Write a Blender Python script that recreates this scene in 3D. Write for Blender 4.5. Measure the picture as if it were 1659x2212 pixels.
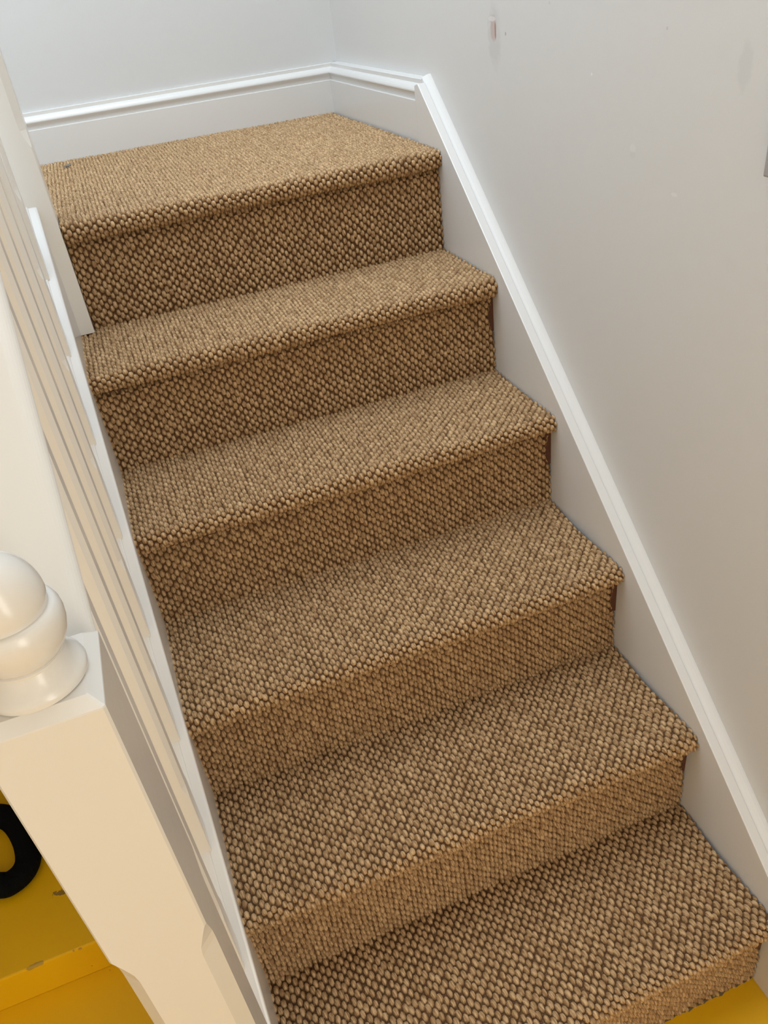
import bpy, bmesh, math, random
import numpy as np
from mathutils import Matrix, Vector

for o in list(bpy.data.objects):
    bpy.data.objects.remove(o)
S = bpy.context.scene
C = S.collection
PI = math.pi
random.seed(4)

# ------------------------------------------------------------------ camera
cam = bpy.data.cameras.new('camera')
cam.sensor_fit = 'HORIZONTAL'
cam.sensor_width = 36.0
cam.lens = 1705.89 / 1659 * 36.0
cam.clip_start = 0.02
co = bpy.data.objects.new('camera', cam)
C.objects.link(co)
# rows: image right, image down, view direction
RM = ((0.930940882814058, -0.3476005559019535, -0.1119058811771536),
      (-0.28598326445098204, -0.5034304987525201, -0.8153350877889094),
      (0.22707409618743826, 0.7910319756257909, -0.5680719746460093))
m = Matrix.Identity(4)
for i in range(3):
    m[i][0] = RM[0][i]
    m[i][1] = -RM[1][i]
    m[i][2] = -RM[2][i]
m.translation = (-0.64659, -0.43386, 1.44596)
co.matrix_world = m
S.camera = co

# ------------------------------------------------------------------ world, lights, exposure
W = bpy.data.worlds.new('world')
S.world = W
W.use_nodes = True
W.node_tree.nodes['Background'].inputs[0].default_value = (0.75, 0.86, 1.0, 1)
W.node_tree.nodes['Background'].inputs[1].default_value = 0.12


def area(name, loc, target, sx, sy, power, col):
    l = bpy.data.lights.new(name, 'AREA')
    l.shape = 'RECTANGLE'
    l.size = sx
    l.size_y = sy
    l.energy = power
    l.color = col
    o = bpy.data.objects.new(name, l)
    C.objects.link(o)
    o.location = loc
    d = Vector(target) - Vector(loc)
    o.rotation_euler = d.to_track_quat('-Z', 'Y').to_euler()
    return o


# overhead and front-right daylight, through unseen roof and hall windows built to give it
area('roof_window_daylight', (-0.75, 0.80, 3.36), (-0.75, 0.80, 0), 1.0, 1.5, 43, (0.77, 0.885, 1.0))
area('hall_window_daylight', (0.028, -2.2, 1.42), (-1.5, -2.2, 1.30), 1.5, 1.7, 52, (1.0, 0.94, 0.83))

S.view_settings.view_transform = 'Standard'
S.view_settings.look = 'None'
S.view_settings.gamma = 1.0
S.view_settings.exposure = 0.0
S.view_settings.use_curve_mapping = False


# ------------------------------------------------------------------ materials
def nt(name):
    mt = bpy.data.materials.new(name)
    mt.use_nodes = True
    return mt, mt.node_tree, mt.node_tree.nodes['Principled BSDF']


def N(t, typ, **kw):
    n = t.nodes.new(typ)
    for k, v in kw.items():
        setattr(n, k, v)
    return n


def L(t, a, b):
    t.links.new(a, b)


def math_node(t, op, a, b=None, clamp=False):
    n = N(t, 'ShaderNodeMath', operation=op, use_clamp=clamp)
    for i, v in enumerate((a, b)):
        if v is None:
            continue
        if isinstance(v, (int, float)):
            n.inputs[i].default_value = v
        else:
            L(t, v, n.inputs[i])
    return n.outputs[0]


def mixc(t, fac, a, b):
    n = N(t, 'ShaderNodeMix', data_type='RGBA')
    for sock, v in ((n.inputs[0], fac), (n.inputs[6], a), (n.inputs[7], b)):
        if isinstance(v, (tuple, list)):
            sock.default_value = (*v, 1) if len(v) == 3 else v
        elif isinstance(v, (int, float)):
            sock.default_value = v
        else:
            L(t, v, sock)
    return n.outputs[2]


def noise(t, co, scale, detail=2.0, rough=0.5):
    n = N(t, 'ShaderNodeTexNoise')
    n.inputs['Scale'].default_value = scale
    n.inputs['Detail'].default_value = detail
    n.inputs['Roughness'].default_value = rough
    if co is not None:
        L(t, co, n.inputs['Vector'])
    return n.outputs[0]


def ramp(t, fac, p0, p1):
    n = N(t, 'ShaderNodeMapRange')
    n.inputs[1].default_value = p0
    n.inputs[2].default_value = p1
    L(t, fac, n.inputs[0])
    return n.outputs[0]


def bump(t, b, h, strength, dist):
    n = N(t, 'ShaderNodeBump')
    n.inputs['Strength'].default_value = strength
    n.inputs['Distance'].default_value = dist
    L(t, h, n.inputs['Height'])
    L(t, n.outputs[0], b.inputs['Normal'])


def paint(name, col, rough, bscale=60, bstr=0.15, specks=True, spec=0.5):
    """brushed gloss or matt paint, with a few tiny dark specks"""
    mt, t, b = nt(name)
    g = N(t, 'ShaderNodeTexCoord').outputs['Object']
    n1 = noise(t, g, 3.0, 3)
    c = mixc(t, math_node(t, 'MULTIPLY', n1, 0.5), col, tuple(v * 0.965 for v in col))
    if specks:
        v = N(t, 'ShaderNodeTexVoronoi')
        v.inputs['Scale'].default_value = 11
        L(t, g, v.inputs['Vector'])
        sep = N(t, 'ShaderNodeSeparateColor')
        L(t, v.outputs['Color'], sep.inputs[0])
        pick = math_node(t, 'GREATER_THAN', sep.outputs[0], 0.86)
        near = math_node(t, 'LESS_THAN', v.outputs['Distance'], 0.016)
        c = mixc(t, math_node(t, 'MULTIPLY', math_node(t, 'MULTIPLY', pick, near), 0.75), c, (0.16, 0.13, 0.11))
    L(t, c, b.inputs['Base Color'])
    b.inputs['Roughness'].default_value = rough
    b.inputs['Specular IOR Level'].default_value = spec
    bump(t, b, noise(t, g, bscale, 3), bstr, 0.002)
    return mt


M_white = paint('white_gloss_paint', (0.745, 0.725, 0.695), 0.25, 35, 0.10)
M_cream_dimmed = paint('cream_white_paint_dimmed', (0.685, 0.655, 0.605), 0.22, 30, 0.14)  # shared cream white, darkened to offset the hall light on the newel
M_cream_lit = paint('cream_white_paint_lit', (0.84, 0.81, 0.76), 0.26, 30, 0.12)  # same paint lightened: missing light put into the balusters' colour
M_ceiling = paint('white_ceiling_paint', (0.86, 0.86, 0.85), 0.8, 80, 0.1, False)
M_backwall = paint('white_back_wall_paint', (0.68, 0.672, 0.655), 0.6, 50, 0.2)


def wall_marks():
    """white wall paint with its own scuffs: a chipped patch, a filler blob with its shade painted below, a grey smear"""
    mt, t, b = nt('white_stair_wall_paint')
    g = N(t, 'ShaderNodeTexCoord').outputs['Object']
    geo = N(t, 'ShaderNodeSeparateXYZ')
    L(t, g, geo.inputs[0])
    nz = noise(t, g, 90, 3)
    nzl = noise(t, g, 28, 2)

    def blob(y, z, ry, rz, soft=0.4, wob=0.8, skew=0.0):
        dy = math_node(t, 'SUBTRACT', geo.outputs[1], y)
        dz = math_node(t, 'SUBTRACT', geo.outputs[2], z)
        dy = math_node(t, 'SUBTRACT', dy, math_node(t, 'MULTIPLY', dz, skew))
        a = math_node(t, 'DIVIDE', dy, ry)
        c = math_node(t, 'DIVIDE', dz, rz)
        d = math_node(t, 'SQRT', math_node(t, 'ADD', math_node(t, 'MULTIPLY', a, a), math_node(t, 'MULTIPLY', c, c)))
        d = math_node(t, 'ADD', d, math_node(t, 'MULTIPLY', math_node(t, 'SUBTRACT', nz, 0.5), wob))
        r = N(t, 'ShaderNodeMapRange')
        r.inputs[1].default_value = 1 + soft / 2
        r.inputs[2].default_value = 1 - soft / 2
        L(t, d, r.inputs[0])
        return r.outputs[0]

    base = (0.715, 0.697, 0.672)
    c = mixc(t, math_node(t, 'MULTIPLY', nzl, 0.25), base, (0.70, 0.682, 0.66))
    marks = [((0.915, 1.326, 0.021, 0.042), (0.60, 0.575, 0.555), 0.55),
             ((0.917, 1.338, 0.0105, 0.0185), (0.56, 0.43, 0.39), 0.75),
             ((0.9105, 1.3345, 0.0022, 0.0125), (0.36, 0.19, 0.15), 0.85),
             ((0.921, 1.351, 0.012, 0.0035), (0.80, 0.78, 0.76), 0.7),
             ((0.8753, 1.3310, 0.0018, 0.0024), (0.40, 0.36, 0.30), 0.8),
             ((0.626, 1.2886, 0.0018, 0.0020), (0.86, 0.86, 0.86), 0.9),
             ((0.522, 1.2075, 0.0065, 0.0050), (0.78, 0.77, 0.755), 0.6),
             ((0.521, 1.1995, 0.0055, 0.0045), (0.66, 0.64, 0.62), 0.5),  # shade below the filler blob, painted darker
             ((0.334, 1.3118, 0.010, 0.022), (0.60, 0.60, 0.585), 0.45),
             ((0.47, 1.345, 0.0022, 0.002), (0.45, 0.45, 0.42), 0.5),
             ((0.74, 1.372, 0.0020, 0.0022), (0.6, 0.59, 0.57), 0.6),
             ((0.43, 1.165, 0.006, 0.0025), (0.84, 0.83, 0.82), 0.5)]
    for (y, z, ry, rz), col, k in marks:
        c = mixc(t, math_node(t, 'MULTIPLY', blob(y, z, ry, rz), k), c, col)
    L(t, c, b.inputs['Base Color'])
    b.inputs['Roughness'].default_value = 0.55
    bump(t, b, noise(t, g, 45, 3), 0.2, 0.002)
    return mt


M_wall = wall_marks()


def yellow_paint(name, wear):
    mt, t, b = nt(name)
    g = N(t, 'ShaderNodeTexCoord').outputs['Object']
    c = mixc(t, noise(t, g, 4, 3), (0.73, 0.400, 0.001), (0.80, 0.450, 0.002))
    # worn-through chips and dirt specks
    chip = ramp(t, noise(t, g, 55, 4, 0.6), 0.735, 0.76)
    c = mixc(t, math_node(t, 'MULTIPLY', chip, 0.8), c, (0.10, 0.07, 0.03))
    v = N(t, 'ShaderNodeTexVoronoi')
    v.inputs['Scale'].default_value = 26
    L(t, g, v.inputs['Vector'])
    sep = N(t, 'ShaderNodeSeparateColor')
    L(t, v.outputs['Color'], sep.inputs[0])
    sp = math_node(t, 'MULTIPLY', math_node(t, 'GREATER_THAN', sep.outputs[0], 0.7),
                   math_node(t, 'LESS_THAN', v.outputs['Distance'], 0.05))
    c = mixc(t, math_node(t, 'MULTIPLY', sp, 0.7), c, (0.16, 0.09, 0.02))
    geo = N(t, 'ShaderNodeSeparateXYZ')
    L(t, g, geo.inputs[0])
    nn = noise(t, g, 38, 3)
    if wear == 'floor':
        # unpainted strip of boards left along the foot of the bottom riser
        e = math_node(t, 'ADD', geo.outputs[1], math_node(t, 'MULTIPLY', math_node(t, 'SUBTRACT', nn, 0.5), 0.016))
        in_x = math_node(t, 'GREATER_THAN', geo.outputs[0], -0.72)
        c = mixc(t, math_node(t, 'MULTIPLY', math_node(t, 'GREATER_THAN', e, 0.0015), in_x), c, (0.20, 0.15, 0.085))
    else:
        # paint knocked off the front edge of the step, and a scuffed patch
        dy = math_node(t, 'ABSOLUTE', math_node(t, 'SUBTRACT', geo.outputs[1], 0.467))
        dz = math_node(t, 'ABSOLUTE', math_node(t, 'SUBTRACT', geo.outputs[2], 0.088))
        d = math_node(t, 'ADD', dy, dz)
        d = math_node(t, 'ADD', d, math_node(t, 'MULTIPLY', math_node(t, 'SUBTRACT', 0.60, nn), 0.045))
        c = mixc(t, math_node(t, 'MULTIPLY', math_node(t, 'LESS_THAN', d, 0.0022), 0.6), c, (0.24, 0.18, 0.07))
        ax = math_node(t, 'DIVIDE', math_node(t, 'SUBTRACT', geo.outputs[0], -1.075), 0.030)
        ay = math_node(t, 'DIVIDE', math_node(t, 'SUBTRACT', geo.outputs[1], 0.592), 0.010)
        r2 = math_node(t, 'ADD', math_node(t, 'MULTIPLY', ax, ax), math_node(t, 'MULTIPLY', ay, ay))
        r2 = math_node(t, 'ADD', r2, math_node(t, 'MULTIPLY', noise(t, g, 120, 3), 3.0))
        c = mixc(t, math_node(t, 'MULTIPLY', math_node(t, 'LESS_THAN', r2, 1.75), 0.75), c, (0.10, 0.07, 0.035))
    L(t, c, b.inputs['Base Color'])
    b.inputs['Roughness'].default_value = 0.38
    bump(t, b, noise(t, g, 40, 3), 0.15, 0.002)
    return mt


M_yellow = yellow_paint('yellow_gloss_floor_paint', 'floor')
M_step = yellow_paint('worn_yellow_step_paint', 'step')


def simple(name, col, rough, nscale=30, var=0.15):
    mt, t, b = nt(name)
    g = N(t, 'ShaderNodeTexCoord').outputs['Object']
    c = mixc(t, noise(t, g, nscale, 3), col, tuple(v * (1 - var) for v in col))
    L(t, c, b.inputs['Base Color'])
    b.inputs['Roughness'].default_value = rough
    return mt


M_tread = simple('grey_brown_tread_wood', (0.16, 0.14, 0.125), 0.6)
M_riser = simple('red_brown_riser_wood', (0.11, 0.035, 0.014), 0.6)
M_black = simple('black_ribbed_fabric', (0.003, 0.003, 0.003), 0.95)
M_black.node_tree.nodes['Principled BSDF'].inputs['Specular IOR Level'].default_value = 0.12
M_grey = simple('grey_switch_plastic', (0.42, 0.39, 0.375), 0.45)
M_lint = simple('grey_lint', (0.22, 0.20, 0.18), 0.95)
M_chip = simple('bare_edge_primer', (0.30, 0.27, 0.22), 0.7)


def glass():
    mt, t, b = nt('window_glass')
    b.inputs['Base Color'].default_value = (0.9, 0.95, 1, 1)
    b.inputs['Transmission Weight'].default_value = 1
    b.inputs['Roughness'].default_value = 0.02
    b.inputs['IOR'].default_value = 1.0
    return mt


M_glass = glass()


def carpet_mat():
    mt, t, b = nt('brown_boucle_sisal')
    a = N(t, 'ShaderNodeAttribute', attribute_name='weave')   # x across, y along the pile, z knot number
    sp = N(t, 'ShaderNodeSeparateXYZ')
    L(t, a.outputs['Vector'], sp.inputs[0])
    comb = N(t, 'ShaderNodeCombineXYZ')
    # strands run along the length, slightly twisted
    tw = math_node(t, 'ADD', sp.outputs[0], math_node(t, 'MULTIPLY', sp.outputs[1], 0.22))
    L(t, math_node(t, 'MULTIPLY', tw, 520), comb.inputs[0])
    L(t, math_node(t, 'MULTIPLY', sp.outputs[1], 75), comb.inputs[1])
    L(t, math_node(t, 'MULTIPLY', sp.outputs[2], 37.0), comb.inputs[2])
    fib = noise(t, comb.outputs[0], 1.0, 2, 0.5)
    k = sp.outputs[2]
    c = mixc(t, k, (0.47, 0.275, 0.118), (0.64, 0.395, 0.185))
    f2 = ramp(t, fib, 0.40, 0.62)
    c = mixc(t, f2, mixc(t, 0.55, c, (0.15, 0.075, 0.026)), mixc(t, 0.40, c, (0.80, 0.60, 0.36)))
    ya = N(t, 'ShaderNodeAttribute', attribute_name='gap_shade_mask')
    c = mixc(t, ya.outputs['Fac'], (0.130, 0.058, 0.019), c)      # darker ground weft, with the shade between the loops painted in
    big = noise(t, a.outputs['Vector'], 5, 2)
    c = mixc(t, math_node(t, 'MULTIPLY', big, 0.25), c, (0.34, 0.20, 0.09))
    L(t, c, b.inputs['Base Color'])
    b.inputs['Roughness'].default_value = 0.62
    b.inputs['Specular IOR Level'].default_value = 0.35
    bump(t, b, fib, 0.9, 0.0016)
    return mt


M_carpet = carpet_mat()


# ------------------------------------------------------------------ helpers
def link(name, me, mat, parent=None):
    o = bpy.data.objects.new(name, me)
    C.objects.link(o)
    if mat:
        me.materials.append(mat)
    if parent:
        o.parent = parent
    return o


def empty(name, loc=(0, 0, 0)):
    o = bpy.data.objects.new(name, None)
    C.objects.link(o)
    o.location = loc
    o.empty_display_size = 0.05
    return o


def tag(o, label, cat, group=None):
    o['label'] = label
    o['category'] = cat
    if group:
        o['group'] = group
    return o


def struct(o):
    o['kind'] = 'structure'
    return o


def bm_obj(name, bm, mat, parent=None, bevel=0, seg=2, smooth=False):
    bmesh.ops.recalc_face_normals(bm, faces=bm.faces)
    if bevel:
        bmesh.ops.bevel(bm, geom=[e for e in bm.edges], offset=bevel, segments=seg, affect='EDGES', profile=0.6,
                        clamp_overlap=True)
    if smooth:
        for e in bm.edges:
            if len(e.link_faces) == 2 and e.calc_face_angle(0) > 0.62:
                e.smooth = False
    me = bpy.data.meshes.new(name)
    bm.to_mesh(me)
    bm.free()
    if smooth:
        me.polygons.foreach_set('use_smooth', [True] * len(me.polygons))
    o = link(name, me, mat, parent)
    if parent is not None:
        root = parent
        while root.parent:
            root = root.parent
        if parent is root:
            o.matrix_parent_inverse = Matrix.Translation(parent.location).inverted()
    return o


def box(bm, x0, x1, y0, y1, z0, z1):
    v = [bm.verts.new(p) for p in ((x0, y0, z0), (x1, y0, z0), (x1, y1, z0), (x0, y1, z0),
                                   (x0, y0, z1), (x1, y0, z1), (x1, y1, z1), (x0, y1, z1))]
    for f in ((0, 3, 2, 1), (4, 5, 6, 7), (0, 1, 5, 4), (1, 2, 6, 5), (2, 3, 7, 6), (3, 0, 4, 7)):
        bm.faces.new([v[i] for i in f])


def boxobj(name, x0, x1, y0, y1, z0, z1, mat, parent=None, bevel=0):
    bm = bmesh.new()
    box(bm, x0, x1, y0, y1, z0, z1)
    return bm_obj(name, bm, mat, parent, bevel)


def prism_x(bm, pts, x0, x1):
    """extrude a (y,z) outline from x0 to x1"""
    a = [bm.verts.new((x0, y, z)) for y, z in pts]
    c = [bm.verts.new((x1, y, z)) for y, z in pts]
    n = len(pts)
    bm.faces.new(a)
    bm.faces.new(c[::-1])
    for i in range(n):
        j = (i + 1) % n
        bm.faces.new((a[i], c[i], c[j], a[j]))


def sweep(bm, prof, A, B):
    """sweep a profile of 3-D offsets between two frames given as functions point -> position"""
    a = [bm.verts.new(A(p)) for p in prof]
    c = [bm.verts.new(B(p)) for p in prof]
    n = len(prof)
    bm.faces.new(a)
    bm.faces.new(c[::-1])
    for i in range(n):
        j = (i + 1) % n
        bm.faces.new((a[i], c[i], c[j], a[j]))


# ------------------------------------------------------------------ measured stair geometry
WID = 0.743                                  # clear width between the strings
YR = [0.0013, 0.2184, 0.4358, 0.6604, 0.8771, 1.0961]      # faces of the risers
ZT = [0.0, 0.196, 0.3873, 0.5733, 0.7584, 0.9453, 1.139]   # tread tops
NOSE = 0.0187
YB = 1.785                                   # face of the back skirting
XW = 0.036                                   # plane of the stair wall
XS = -0.7416                                 # inner face of the outer string
SL = 0.8688                                  # slope of the outer string


def zcap(y):                                 # top of the outer string capping
    return 0.2405 + SL * y


# ------------------------------------------------------------------ room shell
XL, YF, ZC = -1.72, -3.4, 3.4
boxobj('floor', XL - 0.1, XW + 0.1, YF - 0.1, YB + 0.2, -0.06, 0.0, M_yellow)
struct(bpy.data.objects['floor'])
wy0, wy1, wz0, wz1 = -2.98, -1.42, 0.54, 2.30
bm = bmesh.new()
box(bm, XW, XW + 0.1, wy1, YB + 0.2, 0.0, ZC)
box(bm, XW, XW + 0.1, YF - 0.1, wy0, 0.0, ZC)
box(bm, XW, XW + 0.1, wy0, wy1, 0.0, wz0)
box(bm, XW, XW + 0.1, wy0, wy1, wz1, ZC)
struct(bm_obj('wall_right', bm, M_wall))
struct(boxobj('wall_back', XL - 0.1, XW, YB + 0.020, YB + 0.2, 0.0, ZC, M_backwall))
struct(boxobj('wall_left', XL - 0.1, XL, YF, YB + 0.020, 0.0, ZC, M_backwall))

struct(boxobj('wall_front', XL, XW, YF - 0.1, YF, 0.0, ZC, M_backwall))
bm = bmesh.new()
for a in ((wy0, wy0 + 0.06, wz0, wz1), (wy1 - 0.06, wy1, wz0, wz1), (wy0 + 0.06, wy1 - 0.06, wz0, wz0 + 0.06),
          (wy0 + 0.06, wy1 - 0.06, wz1 - 0.06, wz1), (-2.22, -2.18, wz0 + 0.06, wz1 - 0.06)):
    box(bm, XW + 0.03, XW + 0.08, a[0], a[1], a[2], a[3])
w2 = struct(bm_obj('window_2', bm, M_white))  # unseen frame, built to go with the hall daylight
boxobj('pane', XW + 0.052, XW + 0.058, wy0 + 0.06, wy1 - 0.06, wz0 + 0.06, wz1 - 0.06, M_glass, w2)

# ceiling with the roof window opening over the stair well
rx0, rx1, ry0, ry1 = -1.28, -0.22, 0.02, 1.58
bm = bmesh.new()
box(bm, XL, rx0, -0.1, YB + 0.02, ZC, ZC + 0.1)
box(bm, rx1, XW, -0.1, YB + 0.02, ZC, ZC + 0.1)
box(bm, rx0, rx1, -0.1, ry0, ZC, ZC + 0.1)
box(bm, XL, XW, YF, -0.1, 2.45, ZC + 0.1)
box(bm, rx0, rx1, ry1, YB + 0.02, ZC, ZC + 0.1)
struct(bm_obj('ceiling', bm, M_ceiling))
bm = bmesh.new()
for a in ((rx0, rx0 + 0.06, ry0, ry1), (rx1 - 0.06, rx1, ry0, ry1), (rx0 + 0.06, rx1 - 0.06, ry0, ry0 + 0.06),
          (rx0 + 0.06, rx1 - 0.06, ry1 - 0.06, ry1)):
    box(bm, a[0], a[1], a[2], a[3], ZC + 0.02, ZC + 0.08)
w1 = struct(bm_obj('window_1', bm, M_white))  # unseen frame, built to go with the overhead daylight
boxobj('pane', rx0 + 0.06, rx1 - 0.06, ry0 + 0.06, ry1 - 0.06, ZC + 0.045, ZC + 0.055, M_glass, w1)

# unseen sloping slab, added to keep daylight off the yellow floor at the left
bm = bmesh.new()
prism_x(bm, [(1.08, 0.98), (1.08, 1.13), (-0.55, 2.449), (-0.75, 2.449)], XL, -0.802)
shade_slab = bm_obj('ceiling', bm, M_ceiling)
struct(shade_slab)

# landing floor under its carpet
struct(boxobj('floor_landing', XL, 0.012, YR[5] + 0.03, YB + 0.02, ZT[6] - 0.20, ZT[6] - 0.0095, M_tread))

# moulded skirting boards round the landing: (distance from face, height)
SKP = [(0.0, 0.0), (0.0, 0.0800), (0.0012, 0.0808), (0.0062, 0.0812), (0.0062, 0.0830), (0.0040, 0.0885), (0.0016, 0.0930),
       (0.0003, 0.0962), (0.0005, 0.0985), (0.0020, 0.1015), (0.0050, 0.1052), (0.0085, 0.1080), (0.0115, 0.1092),
       (0.0117, 0.1165), (0.0130, 0.1172), (0.0200, 0.1175), (0.0200, 0.0)]
XR = 0.004                                    # face of the landing's right skirting
bm = bmesh.new()
sweep(bm, SKP, lambda p: (XL, YB + p[0], ZT[6] - 0.006 + p[1]), lambda p: (XR + p[0], YB + p[0], ZT[6] - 0.006 + p[1]))
struct(bm_obj('baseboard_back', bm, M_white))
bm = bmesh.new()
kx = (XW - XR) / 0.020
sweep(bm, SKP, lambda p: (XR + p[0] * (1 if p[0] < 0.0199 else kx), YB + p[0], ZT[6] - 0.006 + p[1]),
      lambda p: (XR + p[0] * (1 if p[0] < 0.0199 else kx), 1.1935, ZT[6] - 0.006 + p[1]))
struct(bm_obj('baseboard_right', bm, M_white))

# ------------------------------------------------------------------ the timber staircase
stair = tag(empty('staircase', (-0.37, 0.5, 0)),
            'straight staircase of six steps covered in coarse brown woven sisal carpet beside the white wall',
            'staircase')
# wall string: front board plus the moulding behind it, top broken by a groove
ZA, ZB = 1.2454, 0.2605                       # arris at y=1.177 and at y=0.02
ya, yb = 1.177, 0.02
sw = (ZA - ZB) / (ya - yb)


def zs(y):
    return ZB + sw * (y - yb)


def string_outline(top=0.0, end=1.195):
    return [(-0.16, 0.0), (end, 0.0), (end, zs(ya) - 0.004 + top), (ya, zs(ya) + top), (-0.16, zs(-0.16) + top)]


bm = bmesh.new()
prism_x(bm, string_outline(), 0.0, 0.0165)
ws = struct(bm_obj('trim_1', bm, M_white, None, 0.0016))
bm = bmesh.new()
o2 = [(-0.16, 0.02), (1.175, 0.02), (1.175, zs(1.165) - 0.003), (1.160, zs(1.160) + 0.001), (-0.16, zs(-0.16) + 0.001)]
# rounded moulding behind the board
prof = [(0.0166, -0.03), (0.0166, -0.0030), (0.0178, -0.0032), (0.0200, -0.0024), (0.024, -0.0008), (0.029, 0.0008),
        (0.033, 0.0014), (0.036, 0.0010), (0.036, -0.03)]
sweep(bm, prof, lambda p: (p[0], -0.16, zs(-0.16) + p[1]), lambda p: (p[0], 1.1930, zs(1.1930) - 0.003 + p[1]))
ms = bm_obj('moulding', bm, M_white, ws, smooth=False)

# outer string with its capping
bm = bmesh.new()
y0, y1 = -0.03, 1.080
prism_x(bm, [(y0, 0.0), (y1, 0.75), (y1, zcap(y1) - 0.02), (y0, zcap(y0) - 0.02)], -0.793, XS - 0.0010)
os_ = bm_obj('outer_string', bm, M_white, stair, 0.0)
bm = bmesh.new()
capp = [(XS - 0.001, -0.0215), (XS, -0.020), (XS, -0.0035), (XS - 0.0012, -0.0008), (XS - 0.004, 0.0), (-0.7560, 0.0004),
        (-0.7568, 0.0022), (-0.7585, 0.0030), (-0.7900, 0.0030), (-0.7925, 0.0010), (-0.7935, -0.003), (-0.7935, -0.0215)]
sweep(bm, capp, lambda p: (p[0], y0, zcap(y0) + p[1]), lambda p: (p[0], y1, zcap(y1) + p[1]))
bm_obj('capping', bm, M_white, os_)

# boarding that closes the side of the stair below the string
bm = bmesh.new()
prism_x(bm, [(-0.02, 0.0), (YB, 0.0), (YB, 0.94), (1.08, 0.76), (-0.02, 0.004)], -0.790, -0.772)
bm_obj('side_panel', bm, M_white, stair)


# ------------------------------------------------------------------ woven carpet
KA, KB = 0.0150, 0.0078      # knot pitch across, row pitch along


def knots(U, V, seed=0):
    """height and number of the looped knot under every (U,V)"""
    best = np.full(U.shape, -1.0)
    tint = np.zeros(U.shape)
    r0 = np.floor(V / KB + 0.5)

    def hsh(a, b, c):
        x = np.sin(a * 12.9898 + b * 78.233 + c * 37.719 + seed) * 43758.5453
        return x - np.floor(x)

    for dr in (-1, 0, 1):
        r = r0 + dr
        off = np.where(np.mod(r, 2) == 0, 0.0, KA / 2)
        for dc in (0, 1):
            c = np.floor((U - off) / KA) + dc
            uc = c * KA + off + (hsh(r, c, 1) - 0.5) * 0.0020
            vc = r * KB + (hsh(r, c, 2) - 0.5) * 0.0024
            sz = 0.90 + 0.20 * hsh(r, c, 3)
            du = (U - uc) + 0.03 * (V - vc)
            dv = V - vc
            d2 = (np.abs(du) / (0.0040 * sz)) ** 2.1 + (np.abs(dv) / (0.0062 * sz)) ** 2.2
            ph = 6.28 * hsh(r, c, 6)
            strand = 1.0 - 0.15 * (0.5 + 0.5 * np.cos(2 * PI * (du + 0.22 * dv) / 0.0023 + ph))
            h = np.clip(1.0 - d2, 0, 1) ** 0.43 * (0.9 + 0.2 * hsh(r, c, 4)) * strand - np.clip(d2 - 1, 0, 0.6) * 0.15
            up = h > best
            best = np.where(up, h, best)
            tint = np.where(up, hsh(r, c, 5), tint)
    return best, tint


def path_points(pts, step):
    P = np.array(pts)
    d = np.concatenate([[0], np.cumsum(np.hypot(*np.diff(P, axis=0).T))])
    n = max(2, int(round(d[-1] / step)))
    s = np.linspace(0, d[-1], n + 1)
    return np.stack([np.interp(s, d, P[:, 0]), np.interp(s, d, P[:, 1])], 1), s


def arc(cy, cz, r, a0, a1, n=10):
    return [(cy + r * math.cos(a), cz + r * math.sin(a)) for a in np.linspace(a0, a1, n)]


KH = 0.0062


def grid_mesh(name, X, path, s, s_off, narrow):
    t = np.gradient(path, axis=0)
    t /= np.linalg.norm(t, axis=1)[:, None]
    for _ in range(2):
        t[1:-1] = (t[:-2] + 2 * t[1:-1] + t[2:]) / 4
    t /= np.linalg.norm(t, axis=1)[:, None]
    nrm = np.stack([-t[:, 1], t[:, 0]], 1)
    nu, ns = len(X), len(s)
    U = np.broadcast_to(X[None, :], (ns, nu))
    V = np.broadcast_to((s + s_off)[:, None], (ns, nu))
    h, tint = knots(U, V)
    H = -0.0046 + KH * h
    # gentle unevenness of the fitted carpet
    wav = 0.0011 * np.sin(U * 13 + V * 4) + 0.0008 * np.sin(U * 31 - V * 9 + 1.3)
    H = H + wav * np.minimum(1, np.minimum(s, s[-1] - s) / 0.03)[:, None]
    Xn = U.copy()
    # trimmed right-hand edge: pulled in by narrow(s)
    lim = -narrow(s)[:, None] + 0.0007 * np.sin(V * 700)
    Xn = np.minimum(Xn, lim)
    co_ = np.empty((ns, nu, 3), dtype=np.float32)
    co_[..., 0] = Xn
    co_[..., 1] = path[:, 0][:, None] + nrm[:, 0][:, None] * H
    co_[..., 2] = path[:, 1][:, None] + nrm[:, 1][:, None] * H
    me = bpy.data.meshes.new(name)
    me.vertices.add(ns * nu)
    me.vertices.foreach_set('co', co_.ravel())
    i = np.arange(ns * nu).reshape(ns, nu)
    q = np.stack([i[:-1, :-1], i[:-1, 1:], i[1:, 1:], i[1:, :-1]], -1).reshape(-1, 4)
    nf = len(q)
    me.loops.add(nf * 4)
    me.loops.foreach_set('vertex_index', q.ravel().astype(np.int32))
    me.polygons.add(nf)
    me.polygons.foreach_set('loop_start', np.arange(nf, dtype=np.int32) * 4)
    me.polygons.foreach_set('use_smooth', np.ones(nf, dtype=bool))
    me.update(calc_edges=True)
    ay = me.attributes.new('gap_shade_mask', 'FLOAT', 'POINT')
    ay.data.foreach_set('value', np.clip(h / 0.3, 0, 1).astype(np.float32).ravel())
    at = me.attributes.new('weave', 'FLOAT_VECTOR', 'POINT')
    wv = np.stack([U, V, tint], -1).astype(np.float32)
    at.data.foreach_set('vector', wv.ravel())
    return me


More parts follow.
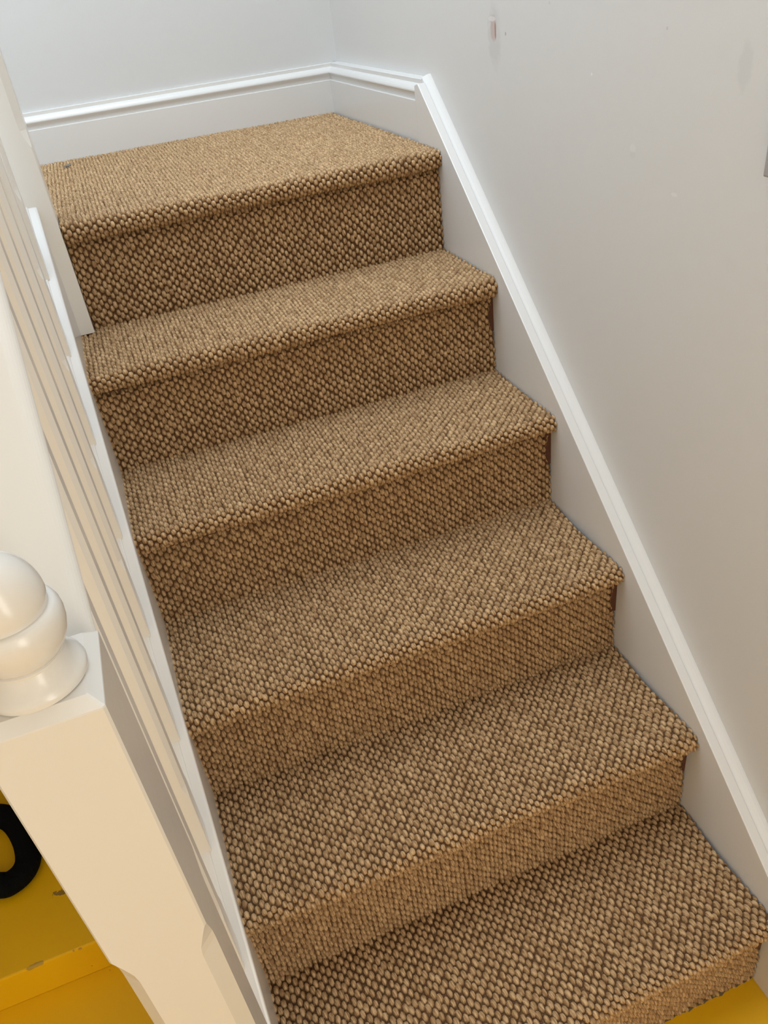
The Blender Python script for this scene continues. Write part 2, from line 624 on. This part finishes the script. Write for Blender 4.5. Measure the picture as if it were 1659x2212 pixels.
s_off = 0.0
DX = 0.00105
for k in range(1, 7):
    yr, z0, z1 = YR[k - 1], ZT[k - 1], ZT[k]
    r = 0.0175
    cy = yr - NOSE + r
    soft = 0.010 if k >= 5 else 0.016             # the undercut is crisper on the upper steps
    pts = [(yr, z0 - 0.006), (yr, z1 - 2 * r - soft)]
    # small hollow under the nosing, then round the nosing
    hol = (0, 0.0, 0.001, 0.002, 0.003, 0.0045, 0.0050)[k]
    a1 = -PI / 2 + 0.25
    pts += [(yr + hol * 0.6, z1 - 2 * r - soft * 0.70), (yr + hol, z1 - 2 * r - soft * 0.25), (yr + hol * 0.3, z1 - 2 * r + 0.001)]
    pts += arc(cy, z1 - r, r, a1, -1.5 * PI, 20)
    yend = YR[k] + 0.008 if k < 6 else YB + 0.004
    pts.append((yend, z1))
    path, s = path_points(pts, DX)
    Lr = z1 - z0

    def narrow(sv, k=k, Lr=Lr):
        # riser cover a little narrower just under the nosing, tread edge trimmed short on step three
        w = np.full(sv.shape, 0.0012)
        if k < 6:
            w += 0.0120 * np.exp(-((sv - (Lr - 0.068)) / 0.034) ** 2)
            w += (0.0012, 0.0055, 0.0060, 0.0075, 0.0028, 0.0012)[k] * np.exp(-((sv - (Lr + 0.15)) / 0.06) ** 2)
        return w

    X = np.arange(-WID - 0.001 if k < 6 else -0.7172, 0.0, DX)
    me = grid_mesh('carpeted_step', X, path, s, s_off, narrow)
    o = link('carpeted_step', me, M_carpet, stair)
    o.matrix_parent_inverse = Matrix.Translation(stair.location).inverted()
    if k < 6:
        boxobj('tread_board', XS + 0.0005, -0.0005, YR[k - 1] + 0.004, YR[k] + 0.02, z1 - 0.036, z1 - 0.0074, M_tread, o)
    boxobj('riser_board', XS + 0.0005, -0.0005, yr + 0.0125, yr + 0.024, z0, z1 - 0.037, M_riser, o)
    if k < 6:
        # bare end of the riser showing where the carpet has been cut short
        boxobj('riser_end', -0.0135, -0.0004, yr + 0.0025, yr + 0.0130, z1 - 0.105, z1 - 0.0375, M_riser, o)
    s_off += s[-1]
# carpet of the landing beyond the upper newel
path, s = path_points([(1.150, ZT[6]), (YB + 0.004, ZT[6])], 0.0020)
me = grid_mesh('landing_carpet', np.arange(XL + 0.002, -0.7155, 0.002), path, s, s_off - (YB + 0.004 - 1.150),
               lambda sv: np.full(sv.shape, 0.7100))
o = link('landing_carpet', me, M_carpet, stair)
o.matrix_parent_inverse = Matrix.Translation(stair.location).inverted()


# ------------------------------------------------------------------ posts
def post_rings(bm, cx, cy, half, rings, topslope=0.0):
    """square post with chamfered corners; rings of (height, chamfer, half-size factor)"""
    prev = None
    for z, c, hf in rings:
        h = half * hf
        pts = [(-h, -h + c), (-h + c, -h), (h - c, -h), (h, -h + c), (h, h - c), (h - c, h), (-h + c, h), (-h, h - c)]
        cur = []
        for i, (x, y) in enumerate(pts):
            zz = z(cy + y) if callable(z) else z
            cur.append(bm.verts.new((cx + x, cy + y, zz)))
        if prev:
            for i in range(8):
                j = (i + 1) % 8
                bm.faces.new((prev[i], prev[j], cur[j], cur[i]))
        else:
            bm.faces.new(cur[::-1])
        prev = cur
    bm.faces.new(prev)


def lathe(bm, cx, cy, prof, n=64):
    prev = None
    for r, z in prof:
        if r < 1e-5:
            cur = [bm.verts.new((cx, cy, z))]
        else:
            cur = [bm.verts.new((cx + r * math.cos(2 * PI * i / n), cy + r * math.sin(2 * PI * i / n), z)) for i in range(n)]
        if prev:
            for i in range(n):
                j = (i + 1) % n
                if len(cur) == 1:
                    bm.faces.new((prev[i], prev[j], cur[0]))
                else:
                    bm.faces.new((prev[i], prev[j], cur[j], cur[i]))
        else:
            bm.faces.new(cur[::-1])
        prev = cur


def finial(cx, cy, zt, parent, mat):
    """turned cap: flared foot, neck, collar and acorn ball"""
    p = [(0.0272, 0.0), (0.0285, 0.0012), (0.0288, 0.0034), (0.0281, 0.0058), (0.0262, 0.0080), (0.0236, 0.0110),
         (0.0214, 0.0145), (0.0204, 0.0175), (0.0211, 0.0180), (0.0211, 0.0196), (0.0203, 0.0202), (0.0218, 0.0218),
         (0.0243, 0.0250), (0.0264, 0.0295), (0.0278, 0.0350), (0.0283, 0.0400), (0.0279, 0.0445), (0.0264, 0.0482),
         (0.0246, 0.0496), (0.0232, 0.0498), (0.0230, 0.0508), (0.0235, 0.0530)]
    for a in np.linspace(0.0, PI / 2, 18):
        p.append((0.0240 * math.cos(a) ** 0.92 if a < PI / 2 - 1e-4 else 0.0, 0.0560 + 0.0285 * math.sin(a)))
    bm = bmesh.new()
    lathe(bm, cx, cy, [(r, zt + z) for r, z in p])
    return bm_obj('finial', bm, mat, parent, smooth=True)


def newel(cx, cy, half, z0, zc0, zc1, ztop, c, loc_label, mat):
    o = tag(empty('newel_post', (cx, cy, z0)), loc_label, 'newel post', 'newel posts of the stair')
    e = 0.0016
    bm = bmesh.new()
    rings = [(z0, e, 1), (zc0 - 0.025, e, 1), (zc0 - 0.017, c * 0.45, 1), (zc0, c * 0.92, 1), (zc0 + 0.012, c, 1),
             (zc1 - 0.030, c, 1), (zc1 - 0.020, c * 0.90, 1), (zc1 - 0.008, c * 0.55, 1), (zc1, e * 2, 1), (zc1 + 0.004, e, 1),
             (ztop - 0.0075, e, 1), (ztop - 0.0065, e, 0.992), (ztop - 0.0005, e * 0.6, 0.80), (ztop, e * 0.6, 0.785)]
    post_rings(bm, cx, cy, half, rings)
    bm_obj('post', bm, mat, o)
    finial(cx, cy, ztop - 0.0004, o, mat)
    return o


newel(-0.7535, -0.0635, 0.0338, 0.0, 0.20, 0.903, 1.1415, 0.011,
      'lower cream white square newel post with turned acorn finial in the foreground', M_cream_dimmed)
newel(-0.753, 1.111, 0.035, 0.9465, 1.290, 1.98, 2.14, 0.011,
      'upper white square newel post standing on the carpeted tread below the landing', M_cream_lit)

# ------------------------------------------------------------------ handrail
RH = 0.9345


def zrail(y):
    return 0.1903 + RH + 0.8665 * y


bm = bmesh.new()
prof = []
hw, cxr = 0.031, -0.756
for px, pz in ((hw - 0.016, -0.045), (hw - 0.012, -0.041), (hw - 0.0015, -0.006)):
    prof.append((cxr + px, pz))
for a in np.linspace(0.15, PI / 2, 8):
    prof.append((cxr + hw - 0.011 + 0.011 * math.cos(a), -0.004 + 0.011 * math.sin(a)))
for a in np.linspace(PI / 2, PI - 0.15, 8):
    prof.append((cxr - hw + 0.011 + 0.011 * math.cos(a), -0.004 + 0.011 * math.sin(a)))
for px, pz in ((-hw + 0.0015, -0.006), (-hw + 0.012, -0.041), (-hw + 0.016, -0.045)):
    prof.append((cxr + px, pz))
sweep(bm, prof, lambda p: (p[0], -0.0305, zrail(-0.0305) + p[1]), lambda p: (p[0], 1.0755, zrail(1.0755) + p[1]))
tag(bm_obj('handrail', bm, M_cream_dimmed), 'flat white painted handrail sloping up behind the newel finial', 'handrail')

# ------------------------------------------------------------------ balusters
BW = 0.0150
BY = [0.037, 0.155, 0.2715, 0.388, 0.5055, 0.6225, 0.7415, 0.8600, 0.968]
ORD = {8: 'topmost white square baluster, next to the upper newel post',
       7: 'second white square baluster down from the upper newel post',
       6: 'third white square baluster down from the upper newel post',
       5: 'fourth white square baluster down from the upper newel post',
       4: 'fifth white square baluster down from the upper newel post',
       3: 'sixth white square baluster down from the upper newel post',
       2: 'lowest white square baluster standing clear of the lower newel post',
       1: 'white square baluster half hidden close behind the lower newel post',
       0: 'white square baluster closest behind the lower newel post'}
for i, yf in enumerate(BY):
    bm = bmesh.new()
    cy = yf + BW
    zf = zcap(yf)
    zt = zrail(cy) - 0.045
    e, c = 0.0009, 0.0055
    rings = [(lambda y: zcap(y) + 0.0012, e, 1), (zf + 0.125, e, 1), (zf + 0.132, c * 0.6, 1), (zf + 0.142, c, 1),
             (zt - 0.115, c, 1), (zt - 0.105, c * 0.6, 1), (zt - 0.098, e, 1),
             (lambda y: zrail(y) - 0.0455, e, 1)]
    post_rings(bm, -0.7682, cy, BW, rings)
    tag(bm_obj('baluster', bm, M_cream_lit), ORD[i], 'baluster', 'balusters on the outer string')

# ------------------------------------------------------------------ raised yellow step, ring, switch, lint
bm = bmesh.new()
box(bm, XL + 0.001, -0.7915, 0.467, YB + 0.018, 0.0, 0.088)
tag(bm_obj('floor_step', bm, M_step, None, 0.003), 'chipped yellow painted step rising beyond the lower newel post', 'step')


def tube_loop(name, pts, r, mat, seg=360, ring=20):
    P = np.array(pts)
    n = len(P)
    out = []
    for i in range(seg):
        f = i / seg * n
        k = int(f)
        u = f - k
        p0, p1, p2, p3 = (P[(k + j - 1) % n] for j in range(4))
        out.append(0.5 * ((2 * p1) + (-p0 + p2) * u + (2 * p0 - 5 * p1 + 4 * p2 - p3) * u * u + (-p0 + 3 * p1 - 3 * p2 + p3) * u ** 3))
    out = np.array(out)
    bm = bmesh.new()
    rings = []
    for i in range(seg):
        t = out[(i + 1) % seg] - out[i - 1]
        t /= np.linalg.norm(t)
        side = np.cross(t, (0, 0, 1))
        side /= np.linalg.norm(side)
        up = np.cross(side, t)
        rr = r * (1 + 0.022 * (i % 2))
        rings.append([bm.verts.new(tuple(out[i] + rr * (math.cos(a) * side + math.sin(a) * up * 0.86)))
                      for a in np.linspace(0, 2 * PI, ring, endpoint=False)])
    for i in range(seg):
        A, B = rings[i], rings[(i + 1) % seg]
        for j in range(ring):
            bm.faces.new((A[j], A[(j + 1) % ring], B[(j + 1) % ring], B[j]))
    return bm_obj(name, bm, mat, None, smooth=True)


zr = 0.088 + 0.0205
tag(tube_loop('ribbed_ring', [(-1.1878, 0.8045, zr), (-1.1598, 0.7742, zr), (-1.1393, 0.7253, zr), (-1.1318, 0.6787, zr),
                              (-1.1401, 0.6513, zr), (-1.1609, 0.6374, zr), (-1.182, 0.6399, zr), (-1.235, 0.672, zr),
                              (-1.265, 0.735, zr), (-1.258, 0.792, zr), (-1.225, 0.815, zr)], 0.0235, M_black),
    'thick black finely ribbed ring lying on the yellow step', 'ring')

sw_o = tag(empty('light_switch', (XW, 0.227, 1.258)), 'small grey switch plate on the white wall at the right', 'switch')
bm = bmesh.new()
box(bm, XW - 0.011, XW, 0.188, 0.2745, 1.2130, 1.2990)
bm_obj('plate', bm, M_grey, sw_o, 0.002)
bm = bmesh.new()
box(bm, XW - 0.0145, XW - 0.0112, 0.2195, 0.2345, 1.246, 1.269)
bm_obj('rocker', bm, M_grey, sw_o, 0.001)

bm = bmesh.new()
rnd = random.Random(7)
for i in range(9):
    c = Vector((-0.684 + rnd.uniform(-0.006, 0.006), 1.672 + rnd.uniform(-0.006, 0.006), ZT[6] + 0.0035 + rnd.uniform(0, 0.002)))
    bmesh.ops.create_icosphere(bm, subdivisions=2, radius=rnd.uniform(0.0015, 0.003),
                               matrix=Matrix.Translation(c) @ Matrix.Diagonal((1.5, 1.2, 0.7, 1)))
for v in bm.verts:
    v.co += Vector((rnd.uniform(-1, 1), rnd.uniform(-1, 1), rnd.uniform(-1, 1))) * 0.0006
tag(bm_obj('lint_tuft', bm, M_lint, None, smooth=True), 'tiny grey tuft of lint on the landing carpet by the skirting', 'lint')
